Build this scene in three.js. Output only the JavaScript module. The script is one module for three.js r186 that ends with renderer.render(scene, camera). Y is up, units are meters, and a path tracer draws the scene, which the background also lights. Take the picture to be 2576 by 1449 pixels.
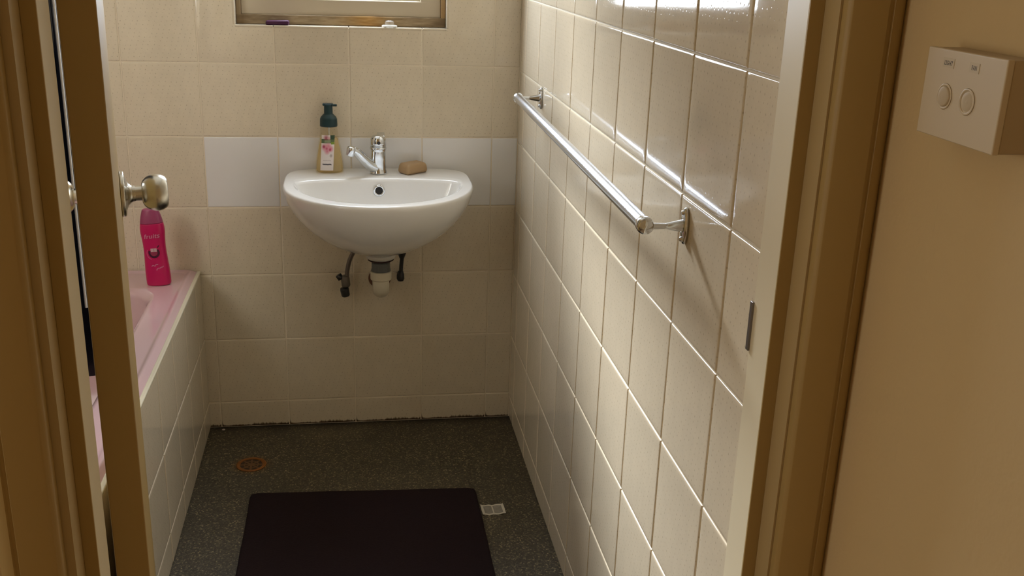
import * as THREE from 'three';
import { mergeGeometries, mergeVertices, toCreasedNormals } from 'three/addons/utils/BufferGeometryUtils.js';
import { RoundedBoxGeometry } from 'three/addons/geometries/RoundedBoxGeometry.js';
import { RectAreaLightUniformsLib } from 'three/addons/lights/RectAreaLightUniformsLib.js';
RectAreaLightUniformsLib.init();

const H = 2.4, XL = -1.66, ZF = 1.77, ZH = 1.88;   // ceiling, left wall, both faces of the door wall
// ---------------------------------------------------------------- camera, light, exposure
const scene = new THREE.Scene();
const camera = new THREE.PerspectiveCamera(31.5614, 2576 / 1449, 0.02, 60);
camera.position.set(-0.47624, 1.40299, 2.87898);
camera.up.set(0.01852689, 0.94775415, -0.31846321);
camera.lookAt(-0.47624 + 0.15398688, 1.40299 - 0.31742235, 2.87898 - 0.93569819);
scene.add(camera);
const renderer = new THREE.WebGLRenderer({ antialias: true });
renderer.toneMapping = THREE.LinearToneMapping;
renderer.toneMappingExposure = 1.07;
renderer.shadowMap.enabled = true;
scene.background = new THREE.Color(0.75, 0.85, 1.0);       // overcast daylight outside the closed rooms
const DAY = new THREE.Color(0.86, 0.95, 1.06);
function paneLight(w, h, p, to, radiance, color = DAY) {   // light leaving a glass pane: daylight, and the added hall fill
  const l = new THREE.RectAreaLight(color, radiance, w, h);
  l.position.set(...p); l.lookAt(...to); l.castShadow = true; scene.add(l); return l;
}
const WIN1 = { x0: -0.668, x1: -0.285, y0: 1.2575, y1: 1.93, z: -0.052, L: 14.5 };
const WIN2 = { z0: 1.16, z1: 1.70, y0: 1.15, y1: 1.93, x: XL - 0.05, L: 5.5 };
const FILLH = { z0: 2.0, z1: 2.85, y0: 0.6, y1: 1.9, x: -3.42, L: 4.3 };   // unseen window added at the far end to fill the hall with light
paneLight(WIN1.x1 - WIN1.x0, WIN1.y1 - WIN1.y0, [(WIN1.x0 + WIN1.x1) / 2, (WIN1.y0 + WIN1.y1) / 2, WIN1.z], [(WIN1.x0 + WIN1.x1) / 2, (WIN1.y0 + WIN1.y1) / 2, 5], WIN1.L);
paneLight(FILLH.z1 - FILLH.z0, FILLH.y1 - FILLH.y0, [FILLH.x, (FILLH.y0 + FILLH.y1) / 2, (FILLH.z0 + FILLH.z1) / 2], [5, (FILLH.y0 + FILLH.y1) / 2, (FILLH.z0 + FILLH.z1) / 2], FILLH.L, new THREE.Color(1, 0.88, 0.68));  // warm fill light of the added hall window
paneLight(WIN2.z1 - WIN2.z0, WIN2.y1 - WIN2.y0, [WIN2.x, (WIN2.y0 + WIN2.y1) / 2, (WIN2.z0 + WIN2.z1) / 2], [5, (WIN2.y0 + WIN2.y1) / 2, (WIN2.z0 + WIN2.z1) / 2], WIN2.L);
const sun = new THREE.DirectionalLight(new THREE.Color(1, 1, 0.99), 22);   // sun behind thin cloud: a wide soft disc
sun.position.set(-0.22 * 5, 0.72 * 5, -1.0 * 5); sun.target.position.set(0, 0, 0); sun.castShadow = true; sun.shadow.radius = 45;
Object.assign(sun.shadow.camera, { left: -3, right: 3, top: 3, bottom: -3, near: 0.1, far: 14 }); scene.add(sun, sun.target);

// ---------------------------------------------------------------- helpers
let seed = 20240607;
const rnd = () => { seed = (seed * 1664525 + 1013904223) >>> 0; return seed / 4294967296; };
const used = {};
function numbered(n) { const k = used[n] = (used[n] ?? -1) + 1; return k ? n + '_' + String(k).padStart(3, '0') : n; }
function thing(name, label, category, p = [0, 0, 0], group) {
  const o = new THREE.Group(); o.name = numbered(name); o.position.set(...p); scene.add(o);
  o.userData = { label, category }; if (group) o.userData.group = group; return o;
}
function struct(name) { const o = new THREE.Group(); o.name = name; o.userData = { kind: 'structure' }; scene.add(o); return o; }
function obj(name, g, m, parent, label) {
  const o = new THREE.Mesh(Array.isArray(g) ? merge(g) : g, m); o.name = name; o.castShadow = o.receiveShadow = true;
  if (label) o.userData.label = label; (parent ?? scene).add(o); return o;
}
function merge(list) {
  return mergeGeometries(list.map((g) => { const h = g.index ? g.toNonIndexed() : g.clone(); for (const k of Object.keys(h.attributes)) if (!['position', 'normal', 'uv'].includes(k)) h.deleteAttribute(k); if (!h.attributes.uv) h.setAttribute('uv', new THREE.BufferAttribute(new Float32Array(h.attributes.position.count * 2), 2)); return h; }));
}
const box = (x0, x1, y0, y1, z0, z1) => new THREE.BoxGeometry(x1 - x0, y1 - y0, z1 - z0).translate((x0 + x1) / 2, (y0 + y1) / 2, (z0 + z1) / 2);
const rbox = (x0, x1, y0, y1, z0, z1, r = 0.002, s = 2) => new RoundedBoxGeometry(x1 - x0, y1 - y0, z1 - z0, s, r).translate((x0 + x1) / 2, (y0 + y1) / 2, (z0 + z1) / 2);
function lathe(pts, n = 48) { return new THREE.LatheGeometry(pts.map(([r, y]) => new THREE.Vector2(Math.max(r, 0.00001), y)), n); }
function smooth(pts, n = 40, t = 0.5) { return new THREE.CatmullRomCurve3(pts.map((p) => new THREE.Vector3(p[0], p[1], p[2] ?? 0)), false, 'catmullrom', t).getPoints(n).map((v) => [v.x, v.y, v.z]); }
function tube(pts, r, n = 40, k = 12) { return new THREE.TubeGeometry(new THREE.CatmullRomCurve3(pts.map((p) => new THREE.Vector3(...p))), n, r, k, false); }
function rod(a, b, r, k = 24, r2 = r) {
  const A = new THREE.Vector3(...a), B = new THREE.Vector3(...b), d = B.clone().sub(A);
  return new THREE.CylinderGeometry(r2, r, d.length(), k).applyQuaternion(new THREE.Quaternion().setFromUnitVectors(new THREE.Vector3(0, 1, 0), d.clone().normalize())).translate(...A.add(B).multiplyScalar(0.5).toArray());
}
function rings(list, closeStart = false, closeEnd = false) {   // list of rings of points, each ring closed
  const n = list[0].length, pos = [], idx = [];
  for (const r of list) for (const p of r) pos.push(...p);
  for (let i = 0; i < list.length - 1; i++) for (let j = 0; j < n; j++) {
    const a = i * n + j, b = i * n + (j + 1) % n, c = a + n, d = b + n; idx.push(a, b, d, a, d, c);
  }
  const cap = (i, flip) => { const c = pos.length / 3, m = [0, 0, 0]; for (const p of list[i]) for (let k = 0; k < 3; k++) m[k] += p[k] / n; pos.push(...m);
    for (let j = 0; j < n; j++) { const a = i * n + j, b = i * n + (j + 1) % n; flip ? idx.push(c, b, a) : idx.push(c, a, b); } };
  if (closeStart) cap(0, true); if (closeEnd) cap(list.length - 1, false);
  const g = new THREE.BufferGeometry(); g.setAttribute('position', new THREE.Float32BufferAttribute(pos, 3)); g.setIndex(idx); g.computeVertexNormals(); return g;
}
function prism(profile, y0, y1) {   // a moulding: closed outline in x and z, run vertically
  const s = new THREE.Shape(profile.map(([x, z]) => new THREE.Vector2(x, -z)));
  const g = new THREE.ExtrudeGeometry(s, { depth: y1 - y0, bevelEnabled: false }); g.rotateX(-Math.PI / 2).translate(0, y0, 0);
  return toCreasedNormals(g, 0.6);
}
const std = (c, roughness = 0.5, o = {}) => new THREE.MeshPhysicalMaterial({ color: new THREE.Color().setRGB(...c), roughness, ...o });
function data(w, h, f, srgb, repeat) {
  const a = new Uint8Array(w * h * 4);
  for (let y = 0; y < h; y++) for (let x = 0; x < w; x++) { const c = f(x, y), i = (y * w + x) * 4; a[i] = c[0]; a[i + 1] = c[1]; a[i + 2] = c[2]; a[i + 3] = 255; }
  const t = new THREE.DataTexture(a, w, h); t.wrapS = t.wrapT = repeat === false ? THREE.ClampToEdgeWrapping : THREE.RepeatWrapping;
  t.magFilter = THREE.LinearFilter; if (srgb) t.colorSpace = THREE.SRGBColorSpace; t.needsUpdate = true; return t;
}
function canvas(w, h, draw) {
  const c = document.createElement('canvas'); c.width = w; c.height = h; draw(c.getContext('2d'), w, h);
  const t = new THREE.CanvasTexture(c); t.colorSpace = THREE.SRGBColorSpace; return t;
}
const hash = (x, y, s = 0) => { let h = (x * 374761393 + y * 668265263 + s * 974634777) | 0; h = Math.imul(h ^ (h >>> 13), 1274126177); return ((h ^ (h >>> 16)) >>> 0) / 4294967296; };
function vnoise(x, y, s = 0) {
  const i = Math.floor(x), j = Math.floor(y), u = x - i, v = y - j, a = u * u * (3 - 2 * u), b = v * v * (3 - 2 * v);
  return (hash(i, j, s) * (1 - a) + hash(i + 1, j, s) * a) * (1 - b) + (hash(i, j + 1, s) * (1 - a) + hash(i + 1, j + 1, s) * a) * b;
}
const fbm = (x, y, s = 0) => 0.5 * vnoise(x, y, s) + 0.27 * vnoise(2.1 * x, 2.1 * y, s + 1) + 0.15 * vnoise(4.3 * x, 4.3 * y, s + 2) + 0.08 * vnoise(8.7 * x, 8.7 * y, s + 3);

// ---------------------------------------------------------------- materials
// glazed tile: faint mottling and a lattice of tiny pits
const PITCH = 0.0145;
function pit(x, y) {   // 0..1, metres on the tile
  let best = 0; const row = Math.round(y / (PITCH * 0.72));
  for (let r = row - 1; r <= row + 1; r++) { const off = (((r % 4) + 4) % 4) * PITCH * 0.25, c = Math.round((x - off) / PITCH);
    const px = c * PITCH + off + (hash(c, r, 5) - 0.5) * 0.003, py = r * PITCH * 0.72 + (hash(c, r, 6) - 0.5) * 0.003;
    const d = Math.hypot((x - px), (y - py) * 0.75), s = 0.0011 + 0.0006 * hash(c, r, 7); best = Math.max(best, Math.max(0, 1 - d / s) * (0.45 + 0.55 * hash(c, r, 8))); }
  return best;
}
const TN = 400;
function tileMap(dirty) {
  return data(TN, TN, (i, j) => { const x = i / TN * 0.2, y = j / TN * 0.2, p = pit(x, y); let m = 247 + 8 * (fbm(x * 60, y * 60, 11) - 0.5) - 52 * p;
    let g = 0; if (dirty) { const e = Math.min(x, 0.2 - x); g = Math.max(0, 1 - y / (0.0025 + 0.008 * fbm(x * 50, 3, 21) * fbm(x * 200, 7, 22) * 2 + 0.016 * Math.exp(-e / 0.002))); g = Math.min(1, g * 1.3); }
    return [m * (1 - 0.72 * g), (m - 6 * p) * (1 - 0.78 * g), (m - 16 * p) * (1 - 0.84 * g)]; }, true);
}
const tileBump = data(TN, TN, (i, j) => { const v = 200 - 190 * pit(i / TN * 0.2, j / TN * 0.2) + 10 * fbm(i / 24, j / 24, 31); return [v, v, v]; });
const mapClean = tileMap(false), mapDirty = tileMap(true);
const tileTone = (c, map) => std(c, 0.075, { map, bumpMap: tileBump, bumpScale: 0.0001, specularIntensity: 0.9 });
const CREAM = [0.815, 0.715, 0.555];
const M = {
  tile: [1, 0.965, 1.03].map((k) => tileTone(CREAM.map((c) => c * k), mapClean)),
  tileDirty: tileTone(CREAM.map((c) => c * 0.98), mapDirty),
  tileWhite: [1, 0.97].map((k) => std([0.86 * k, 0.845 * k, 0.835 * k], 0.1)),
  grout: std([0.80, 0.74, 0.62], 0.9),
  groutBack: std([0.82, 0.72, 0.565], 0.8),
  plaster: std([0.75, 0.68, 0.55], 0.85),
  hallPaint: std([0.62, 0.465, 0.25], 0.75, { bumpMap: data(256, 256, (i, j) => { const v = 255 * fbm(i / 6, j / 6, 41); return [v, v, v]; }), bumpScale: 0.0004 }),
  ceiling: std([0.74, 0.70, 0.62], 0.9),
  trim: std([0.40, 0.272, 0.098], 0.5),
  jamb: std([0.47, 0.35, 0.175], 0.45),  // frame paint lightened: light on the jamb sides put into the colour
  trimPale: std([0.80, 0.72, 0.54], 0.4),  // palest frame tone; on the door stops it stands in for light
  chrome: std([0.74, 0.77, 0.81], 0.075, { metalness: 1 }),
  satin: std([0.68, 0.66, 0.60], 0.26, { metalness: 1 }),
  ceramic: std([0.90, 0.885, 0.86], 0.1, { clearcoat: 0.6, clearcoatRoughness: 0.05 }),
  pink: std([0.68, 0.465, 0.485], 0.16, { clearcoat: 0.4, clearcoatRoughness: 0.08 }),
  dark: std([0.012, 0.010, 0.010], 0.6),
};

// ---------------------------------------------------------------- tiles
const tileCache = new Map();
function tileGeo(w, h, soft = 1) {   // face towards +z, pillowed edges
  const thick = 0.006;
  const key = [w.toFixed(4), h.toFixed(4), soft].join(); if (tileCache.has(key)) return tileCache.get(key);
  const steps = [0, 0.0007, 0.0018, 0.005, 0.013], rise = [-0.0022, -0.0009, -0.00035, -0.00009, 0].map((k) => k * soft);
  const line = (L) => { const s = steps.filter((d) => d < L / 2 - 0.0005); return [...s.map((d, i) => [d, rise[i]]), ...s.map((d, i) => [L - d, rise[i]]).reverse()]; };
  const X = line(w), Y = line(h), nx = X.length, ny = Y.length, pos = [], uv = [], idx = [];
  for (const [y, b] of Y) for (const [x, a] of X) { pos.push(x - w / 2, y - h / 2, Math.min(a, b)); uv.push(x / 0.2, y / 0.2); }
  for (let j = 0; j < ny - 1; j++) for (let i = 0; i < nx - 1; i++) { const a = j * nx + i; idx.push(a, a + 1, a + nx + 1, a, a + nx + 1, a + nx); }
  const rim = []; for (let i = 0; i < nx; i++) rim.push(i); for (let j = 1; j < ny; j++) rim.push(j * nx + nx - 1); for (let i = nx - 2; i >= 0; i--) rim.push((ny - 1) * nx + i); for (let j = ny - 2; j > 0; j--) rim.push(j * nx);
  const at = pos.length / 3; for (const r of rim) { pos.push(pos[3 * r], pos[3 * r + 1], -thick); uv.push(uv[2 * r], uv[2 * r + 1]); }
  for (let k = 0; k < rim.length; k++) { const l = (k + 1) % rim.length; idx.push(rim[k], at + k, at + l, rim[k], at + l, rim[l]); }
  const g = new THREE.BufferGeometry(); g.setAttribute('position', new THREE.Float32BufferAttribute(pos, 3)); g.setAttribute('uv', new THREE.Float32BufferAttribute(uv, 2)); g.setIndex(idx); g.computeVertexNormals();
  tileCache.set(key, g); return g;
}
function lTile(pts) {   // an L-shaped tile cut round a window corner
  const s = new THREE.Shape(pts.map((p) => new THREE.Vector2(...p)));
  const g = new THREE.ExtrudeGeometry(s, { depth: 0.0045, bevelThickness: 0.0015, bevelSize: 0.0015, bevelOffset: -0.0015, bevelSegments: 2 }).translate(0, 0, -0.006);
  const uv = g.attributes.uv; for (let i = 0; i < uv.count; i++) uv.setXY(i, uv.getX(i) / 0.2, uv.getY(i) / 0.2); return toCreasedNormals(g, 0.7);
}
const GAP = 0.003;
// place a tile with lower left corner (a, b) and size (w, h) on a wall: frame gives the world axes
const FRAMES = {
  back: (a, b, o) => { o.position.set(a, b, 0); },
  right: (a, b, o) => { o.position.set(0, b, a); o.rotation.y = -Math.PI / 2; },      // a runs along z
  bath: (a, b, o) => { o.position.set(-0.907, b, a); o.rotation.y = Math.PI / 2; },
};
function layTile(parent, frame, a0, a1, b0, b1, material, wob = 0.0016) {
  const w = a1 - a0 - GAP, h = b1 - b0 - GAP; if (w < 0.006 || h < 0.006) return;
  const o = new THREE.Mesh(tileGeo(w, h, frame === 'back' ? 0.5 : 1), material); o.name = 'tile'; o.castShadow = o.receiveShadow = true;
  FRAMES[frame]((a0 + a1) / 2, (b0 + b1) / 2, o);
  o.rotateX((rnd() - 0.5) * wob * 2); o.rotateY((rnd() - 0.5) * wob * 2); o.translateZ((rnd() - 0.5) * 0.0004);
  parent.add(o);
}
const toneOf = () => M.tile[Math.floor(rnd() * 3)];

// ---------------------------------------------------------------- room shell
const floor = struct('floor');
const FW = 1000, FH = 1800;
{
  const cell = 0.0034, seedAt = (i, j) => [(i + 0.15 + 0.7 * hash(i, j, 51)) * cell, (j + 0.15 + 0.7 * hash(i, j, 52)) * cell];
  const tone = (i, j) => { const h = hash(i, j, 53); return h < 0.6 ? 40 + 14 * hash(i, j, 54) : h < 0.9 ? 52 + 22 * hash(i, j, 54) : 72 + 34 * hash(i, j, 54); };
  const bump = new Uint8Array(FW * FH);
  const col = data(FW, FH, (px, py) => {
    const x = px / FW * 1.0, z = py / FH * 1.8, ci = Math.floor(x / cell), cj = Math.floor(z / cell); let d1 = 9, d2 = 9, t = 0, k = 0;
    for (let i = ci - 1; i <= ci + 1; i++) for (let j = cj - 1; j <= cj + 1; j++) { const [sx, sz] = seedAt(i, j), d = Math.hypot(sx - x, sz - z); if (d < d1) { d2 = d1; d1 = d; t = tone(i, j); k = hash(i, j, 55); } else if (d < d2) d2 = d; }
    const e = Math.min(1, (d2 - d1) / 0.0013); bump[py * FW + px] = 40 + 170 * e;
    let l = t * (0.72 + 0.28 * e); const X = x - 1.0;
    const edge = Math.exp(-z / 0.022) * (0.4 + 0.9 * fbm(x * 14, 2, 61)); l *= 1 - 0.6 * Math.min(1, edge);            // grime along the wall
    const film = Math.max(0, 1 - Math.hypot((X + 0.55) / 0.16, (z - 0.06) / 0.07)) * fbm(x * 30, z * 30, 62) * 1.5 + Math.max(0, 1 - Math.hypot((X + 0.46) / 0.045, (z - 0.155) / 0.03)) * fbm(x * 40, z * 40, 63);
    l = l * (1 - 0.35 * film) + 92 * 0.35 * film;
    const rust = Math.max(0, 1 - Math.hypot(X + 0.768, z - 0.247) / 0.062);
    l *= 0.86 + 0.3 * fbm(x * 5, z * 5, 64);
    l *= 1.55; return [l * (1.07 + 0.6 * rust), l * (0.97 + 0.1 * rust), l * (0.72 + 0.06 * k - 0.4 * rust)];
  }, true, false);
  const bumpTex = data(FW, FH, (x, y) => { const v = bump[y * FW + x]; return [v, v, v]; }, false, false);
  const m = std([0.95, 0.95, 0.95], 0.5, { map: col, bumpMap: bumpTex, bumpScale: 0.0008 });
  const g = box(-0.93, 0.1, -0.1, 0, -0.08, 1.80), p = g.attributes.position, uv = g.attributes.uv;
  for (let i = 0; i < p.count; i++) uv.setXY(i, p.getX(i) + 1.0, p.getZ(i) / 1.8);
  obj('bathroom_floor', g, m, floor);
  obj('hall_floor', box(-3.7, 0.3, -0.1, 0, 1.80, 3.6), std([0.16, 0.10, 0.055], 0.5), floor);
  obj('bath_base', box(XL - 0.1, -0.93, -0.1, 0, -0.02, 1.80), M.plaster, floor);
}
const ceiling = struct('ceiling');
obj('bathroom_ceiling', box(XL - 0.15, 0.15, H, H + 0.1, -0.15, ZH), M.ceiling, ceiling);
obj('hall_ceiling', box(-3.65, 0.25, H, H + 0.1, ZH, 3.6), M.ceiling, ceiling);

const W = { x0: -0.776, x1: -0.207, y0: 1.183, y1: 2.02 };   // opening of the window over the basin
const wallBack = struct('wall_back'), T = 0.2;
{
  const z0 = -0.16, z1 = -0.0013;
  obj('grout_bed', [box(XL - 0.15, W.x0, 0, H, z0, z1), box(W.x1, 0.15, 0, H, z0, z1), box(W.x0, W.x1, 0, W.y0 - 0.004, z0, z1), box(W.x0, W.x1, W.y1, H, z0, z1)], M.groutBack, wallBack);
  const cols = []; for (let k = -9; k <= 0; k++) cols.push(-0.0753 + k * T); cols.push(0);
  const rows = [0]; for (let k = 0; k < 12; k++) rows.push(0.0819 + k * T); rows[rows.length - 1] = Math.min(rows.at(-1), H);
  for (let j = 0; j < rows.length - 1; j++) for (let i = -1; i < cols.length - 1; i++) {
    const a0 = i < 0 ? XL : Math.max(cols[i], XL), a1 = i < 0 ? cols[0] : cols[i + 1], b0 = rows[j], b1 = rows[j + 1]; if (a1 - a0 < 0.01) continue;
    if (a1 < -0.93 && b1 < 0.47) continue;   // behind the bath
    const white = Math.abs(b0 - 0.6819) < 0.01 && a0 > -0.88;
    const mat = white ? M.tileWhite[i & 1] : j === 0 ? M.tileDirty : toneOf();
    const inX = a0 < W.x1 && a1 > W.x0, inY = b0 < W.y1 && b1 > W.y0;
    if (!inX || !inY) { layTile(wallBack, 'back', a0, a1, b0, b1, mat); continue; }
    const g = GAP / 2, corner = b0 < W.y0, left = a0 < W.x0 && a1 < W.x1, right = a1 > W.x1;
    if (corner && (left || right)) {
      const P = left ? [[a0 + g, b0 + g], [a1 - g, b0 + g], [a1 - g, W.y0], [W.x0, W.y0], [W.x0, b1 - g], [a0 + g, b1 - g]] : [[a0 + g, b0 + g], [a1 - g, b0 + g], [a1 - g, b1 - g], [W.x1, b1 - g], [W.x1, W.y0], [a0 + g, W.y0]];
      obj('tile', lTile(P), mat, wallBack); continue;
    }
    if (b0 < W.y0) layTile(wallBack, 'back', a0, a1, b0, W.y0 + g, mat);
    else if (b1 > W.y1) layTile(wallBack, 'back', a0, a1, W.y1, b1, mat);
    if (a0 < W.x0) layTile(wallBack, 'back', a0, W.x0 + g, Math.max(b0, W.y0), Math.min(b1, W.y1), mat);
    if (a1 > W.x1) layTile(wallBack, 'back', W.x1 - g, a1, Math.max(b0, W.y0), Math.min(b1, W.y1), mat);
  }
  // sill and reveals
  for (const [a, b] of [[W.x0, -0.6753], [-0.6753, -0.4753], [-0.4753, -0.2753], [-0.2753, W.x1]]) obj('tile', rbox(a + 0.001, b - 0.001, W.y0 - 0.006, W.y0, -0.034, 0.0012, 0.002), M.tile[0], wallBack);
  for (let k = 0; k < 5; k++) { const y = W.y0 + (k ? k * 0.2 - 0.101 : 0), y2 = Math.min(W.y1, W.y0 + (k + 1) * 0.2 - 0.101);
    for (const [a, b] of [[W.x0 - 0.004, W.x0 + 0.002], [W.x1 - 0.002, W.x1 + 0.004]]) obj('tile', rbox(a, b, y + 0.001, y2 - 0.001, -0.034, 0.0012, 0.0015), M.tile[1], wallBack); }
}
const wallRight = struct('wall_right');
{
  obj('grout_bed', box(0.0026, 0.12, 0, H, -0.05, 1.788), M.grout, wallRight);
  const zs = [0]; for (let k = 0; k < 10; k++) zs.push(0.0824 + k * T); zs[zs.length - 1] = 1.788;
  zs.splice(zs.findIndex((z) => z > 1.8), 99); if (zs.at(-1) < 1.78) zs.push(1.788);
  const ys = [0]; for (let k = 0; k < 12; k++) ys.push(0.0706 + k * T);
  for (let j = 0; j < ys.length - 1; j++) for (let i = 0; i < zs.length - 1; i++) layTile(wallRight, 'right', zs[i], zs[i + 1], ys[j], Math.min(ys[j + 1], H), toneOf());
}
const wallLeft = struct('wall_left');
obj('wall_surface', [box(XL - 0.12, XL, 0, H, -0.16, WIN2.z0 - 0.05), box(XL - 0.12, XL, 0, H, WIN2.z1 + 0.05, ZH), box(XL - 0.12, XL, 0, WIN2.y0 - 0.05, WIN2.z0 - 0.05, WIN2.z1 + 0.05), box(XL - 0.12, XL, WIN2.y1 + 0.05, H, WIN2.z0 - 0.05, WIN2.z1 + 0.05)], std(CREAM, 0.3), wallLeft);
const DX0 = -0.775, DX1 = 0.013;   // jamb faces
const wallFront = struct('wall_front');
obj('wall_surface', [box(-3.6, DX0 - 0.02, 0, H, ZF, ZH), box(DX0 - 0.02, 0.12, 2.07, H, ZF, ZH), box(DX1 + 0.02, 0.22, 0, H, 1.79, ZH)], M.hallPaint, wallFront);
obj('tiled_face', box(XL, DX0 - 0.022, 0, H, ZF - 0.008, ZF), std(CREAM, 0.25), wallFront);

// hall beyond the camera
const wallHallRight = struct('wall_hall_right');
{ const g = box(0.08, 0.25, 0, H, ZH, 3.6), p = g.attributes.position, uv = g.attributes.uv; for (let i = 0; i < p.count; i++) uv.setXY(i, p.getZ(i) * 4, p.getY(i) * 4); obj('wall_surface', g, M.hallPaint, wallHallRight); }
const wallHallLeft = struct('wall_hall_left');
obj('wall_surface', [box(-3.6, -3.45, 0, H, ZH - 0.1, FILLH.z0 - 0.06), box(-3.6, -3.45, 0, H, FILLH.z1 + 0.06, 3.6), box(-3.6, -3.45, 0, FILLH.y0 - 0.06, FILLH.z0 - 0.06, FILLH.z1 + 0.06), box(-3.6, -3.45, FILLH.y1 + 0.06, H, FILLH.z0 - 0.06, FILLH.z1 + 0.06)], M.hallPaint, wallHallLeft);
const wallHallBack = struct('wall_hall_back');
obj('wall_surface', box(-3.6, 0.25, 0, H, 3.45, 3.6), M.hallPaint, wallHallBack);

// ---------------------------------------------------------------- windows
const pane = (L) => std([0.96, 0.98, 0.98], 0.02, { transmission: 1, thickness: 0, emissive: DAY.clone(), emissiveIntensity: L });
const frameStain = data(256, 64, (x, y) => { const u = x / 256, v = y / 64, n = fbm(u * 9, v * 3, 71), o = Math.exp(-(((u - 0.62) / 0.11) ** 2)), d = Math.min(1, Math.max(0, 0.35 + 1.1 * (fbm(u * 22, v * 6, 72) - 0.35) + 0.5 * Math.exp(-u / 0.08) + 0.5 * Math.exp(-(1 - u) / 0.08)));
  return [168 - 52 * d + 22 * o, 150 - 54 * d + 2 * o, 122 - 54 * d - 26 * o].map((k) => k * (0.9 + 0.2 * n)); }, true, false);
{
  const w = struct('window_1');
  const stained = std([1, 1, 1], 0.6, { map: frameStain }), sashM = std([0.56, 0.48, 0.36], 0.4), ochre = std([0.42, 0.27, 0.12], 0.6);
  const bottom = rbox(W.x0 + 0.002, W.x1 - 0.002, W.y0, W.y0 + 0.026, -0.13, -0.032, 0.003), p = bottom.attributes.position, uv = bottom.attributes.uv;
  for (let i = 0; i < p.count; i++) uv.setXY(i, (p.getX(i) - W.x0) / (W.x1 - W.x0), (p.getY(i) - W.y0) / 0.03);
  obj('frame_rail', bottom, stained, w);
  obj('frame_stile', rbox(W.x0 + 0.002, W.x0 + 0.015, W.y0 + 0.02, W.y1, -0.13, -0.033, 0.003), std([0.30, 0.22, 0.13], 0.6), w);
  obj('frame_stile', rbox(W.x1 - 0.015, W.x1 - 0.002, W.y0 + 0.02, W.y1, -0.13, -0.033, 0.003), ochre, w);
  obj('frame_rail', rbox(W.x0, W.x1, W.y1 - 0.02, W.y1 + 0.01, -0.13, -0.033, 0.003), sashM, w);
  const sash = struct('window_1_sash'); scene.remove(sash); sash.name = 'sash'; sash.userData = {}; w.add(sash);
  const X0 = W.x0 + 0.014, X1 = W.x1 - 0.014, Y0 = W.y0 + 0.024, Y1 = W.y1 - 0.018;
  obj('sash_rail', rbox(X0, X1, Y0, WIN1.y0 - 0.006, -0.09, -0.040, 0.004), sashM, sash);
  obj('sash_rail', rbox(X0, X1, WIN1.y1 + 0.006, Y1, -0.09, -0.040, 0.004), sashM, sash);
  obj('sash_stile', rbox(X0, WIN1.x0 - 0.006, Y0, Y1, -0.09, -0.0405, 0.004), sashM, sash);
  obj('sash_stile', rbox(WIN1.x1 + 0.006, X1, Y0, Y1, -0.09, -0.0405, 0.004), sashM, sash);
  obj('glazing_bead', [rbox(WIN1.x0 - 0.008, WIN1.x1 + 0.008, WIN1.y0 - 0.008, WIN1.y0, -0.07, -0.047, 0.002), rbox(WIN1.x0 - 0.008, WIN1.x0, WIN1.y0, WIN1.y1, -0.07, -0.047, 0.002), rbox(WIN1.x1, WIN1.x1 + 0.008, WIN1.y0, WIN1.y1, -0.07, -0.047, 0.002), rbox(WIN1.x0, WIN1.x1, WIN1.y1, WIN1.y1 + 0.008, -0.07, -0.047, 0.002)], sashM, sash);
  obj('pane', new THREE.PlaneGeometry(WIN1.x1 - WIN1.x0 + 0.008, WIN1.y1 - WIN1.y0 + 0.008).translate((WIN1.x0 + WIN1.x1) / 2, (WIN1.y0 + WIN1.y1) / 2, -0.058), pane(2.5), sash, 'obscure glass bright with daylight');
  
}
{
  const w = struct('window_2'), y0 = WIN2.y0 - 0.05, y1 = WIN2.y1 + 0.05, z0 = WIN2.z0 - 0.05, z1 = WIN2.z1 + 0.05, a = XL - 0.09, b = XL - 0.03;
  obj('frame_rail', [box(a, b, y0, WIN2.y0, z0, z1), box(a, b, WIN2.y1, y1, z0, z1)], M.trimPale, w);
  obj('frame_stile', [box(a, b, WIN2.y0, WIN2.y1, z0, WIN2.z0), box(a, b, WIN2.y0, WIN2.y1, WIN2.z1, z1)], M.trimPale, w);
  obj('pane', box(XL - 0.07, XL - 0.062, WIN2.y0, WIN2.y1, WIN2.z0, WIN2.z1), pane(2), w);
}
{
  const w = struct('added_window_3'), y0 = FILLH.y0 - 0.06, y1 = FILLH.y1 + 0.06, z0 = FILLH.z0 - 0.06, z1 = FILLH.z1 + 0.06;  // unseen window, added to light the hall side
  obj('frame_rail', [box(-3.5, -3.43, y0, FILLH.y0, z0, z1), box(-3.5, -3.43, FILLH.y1, y1, z0, z1)], M.trim, w);
  obj('frame_stile', [box(-3.5, -3.43, FILLH.y0, FILLH.y1, z0, FILLH.z0), box(-3.5, -3.43, FILLH.y0, FILLH.y1, FILLH.z1, z1)], M.trim, w);
  obj('pane', box(-3.47, -3.46, FILLH.y0, FILLH.y1, FILLH.z0, FILLH.z1), pane(0.6), w);
}

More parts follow.
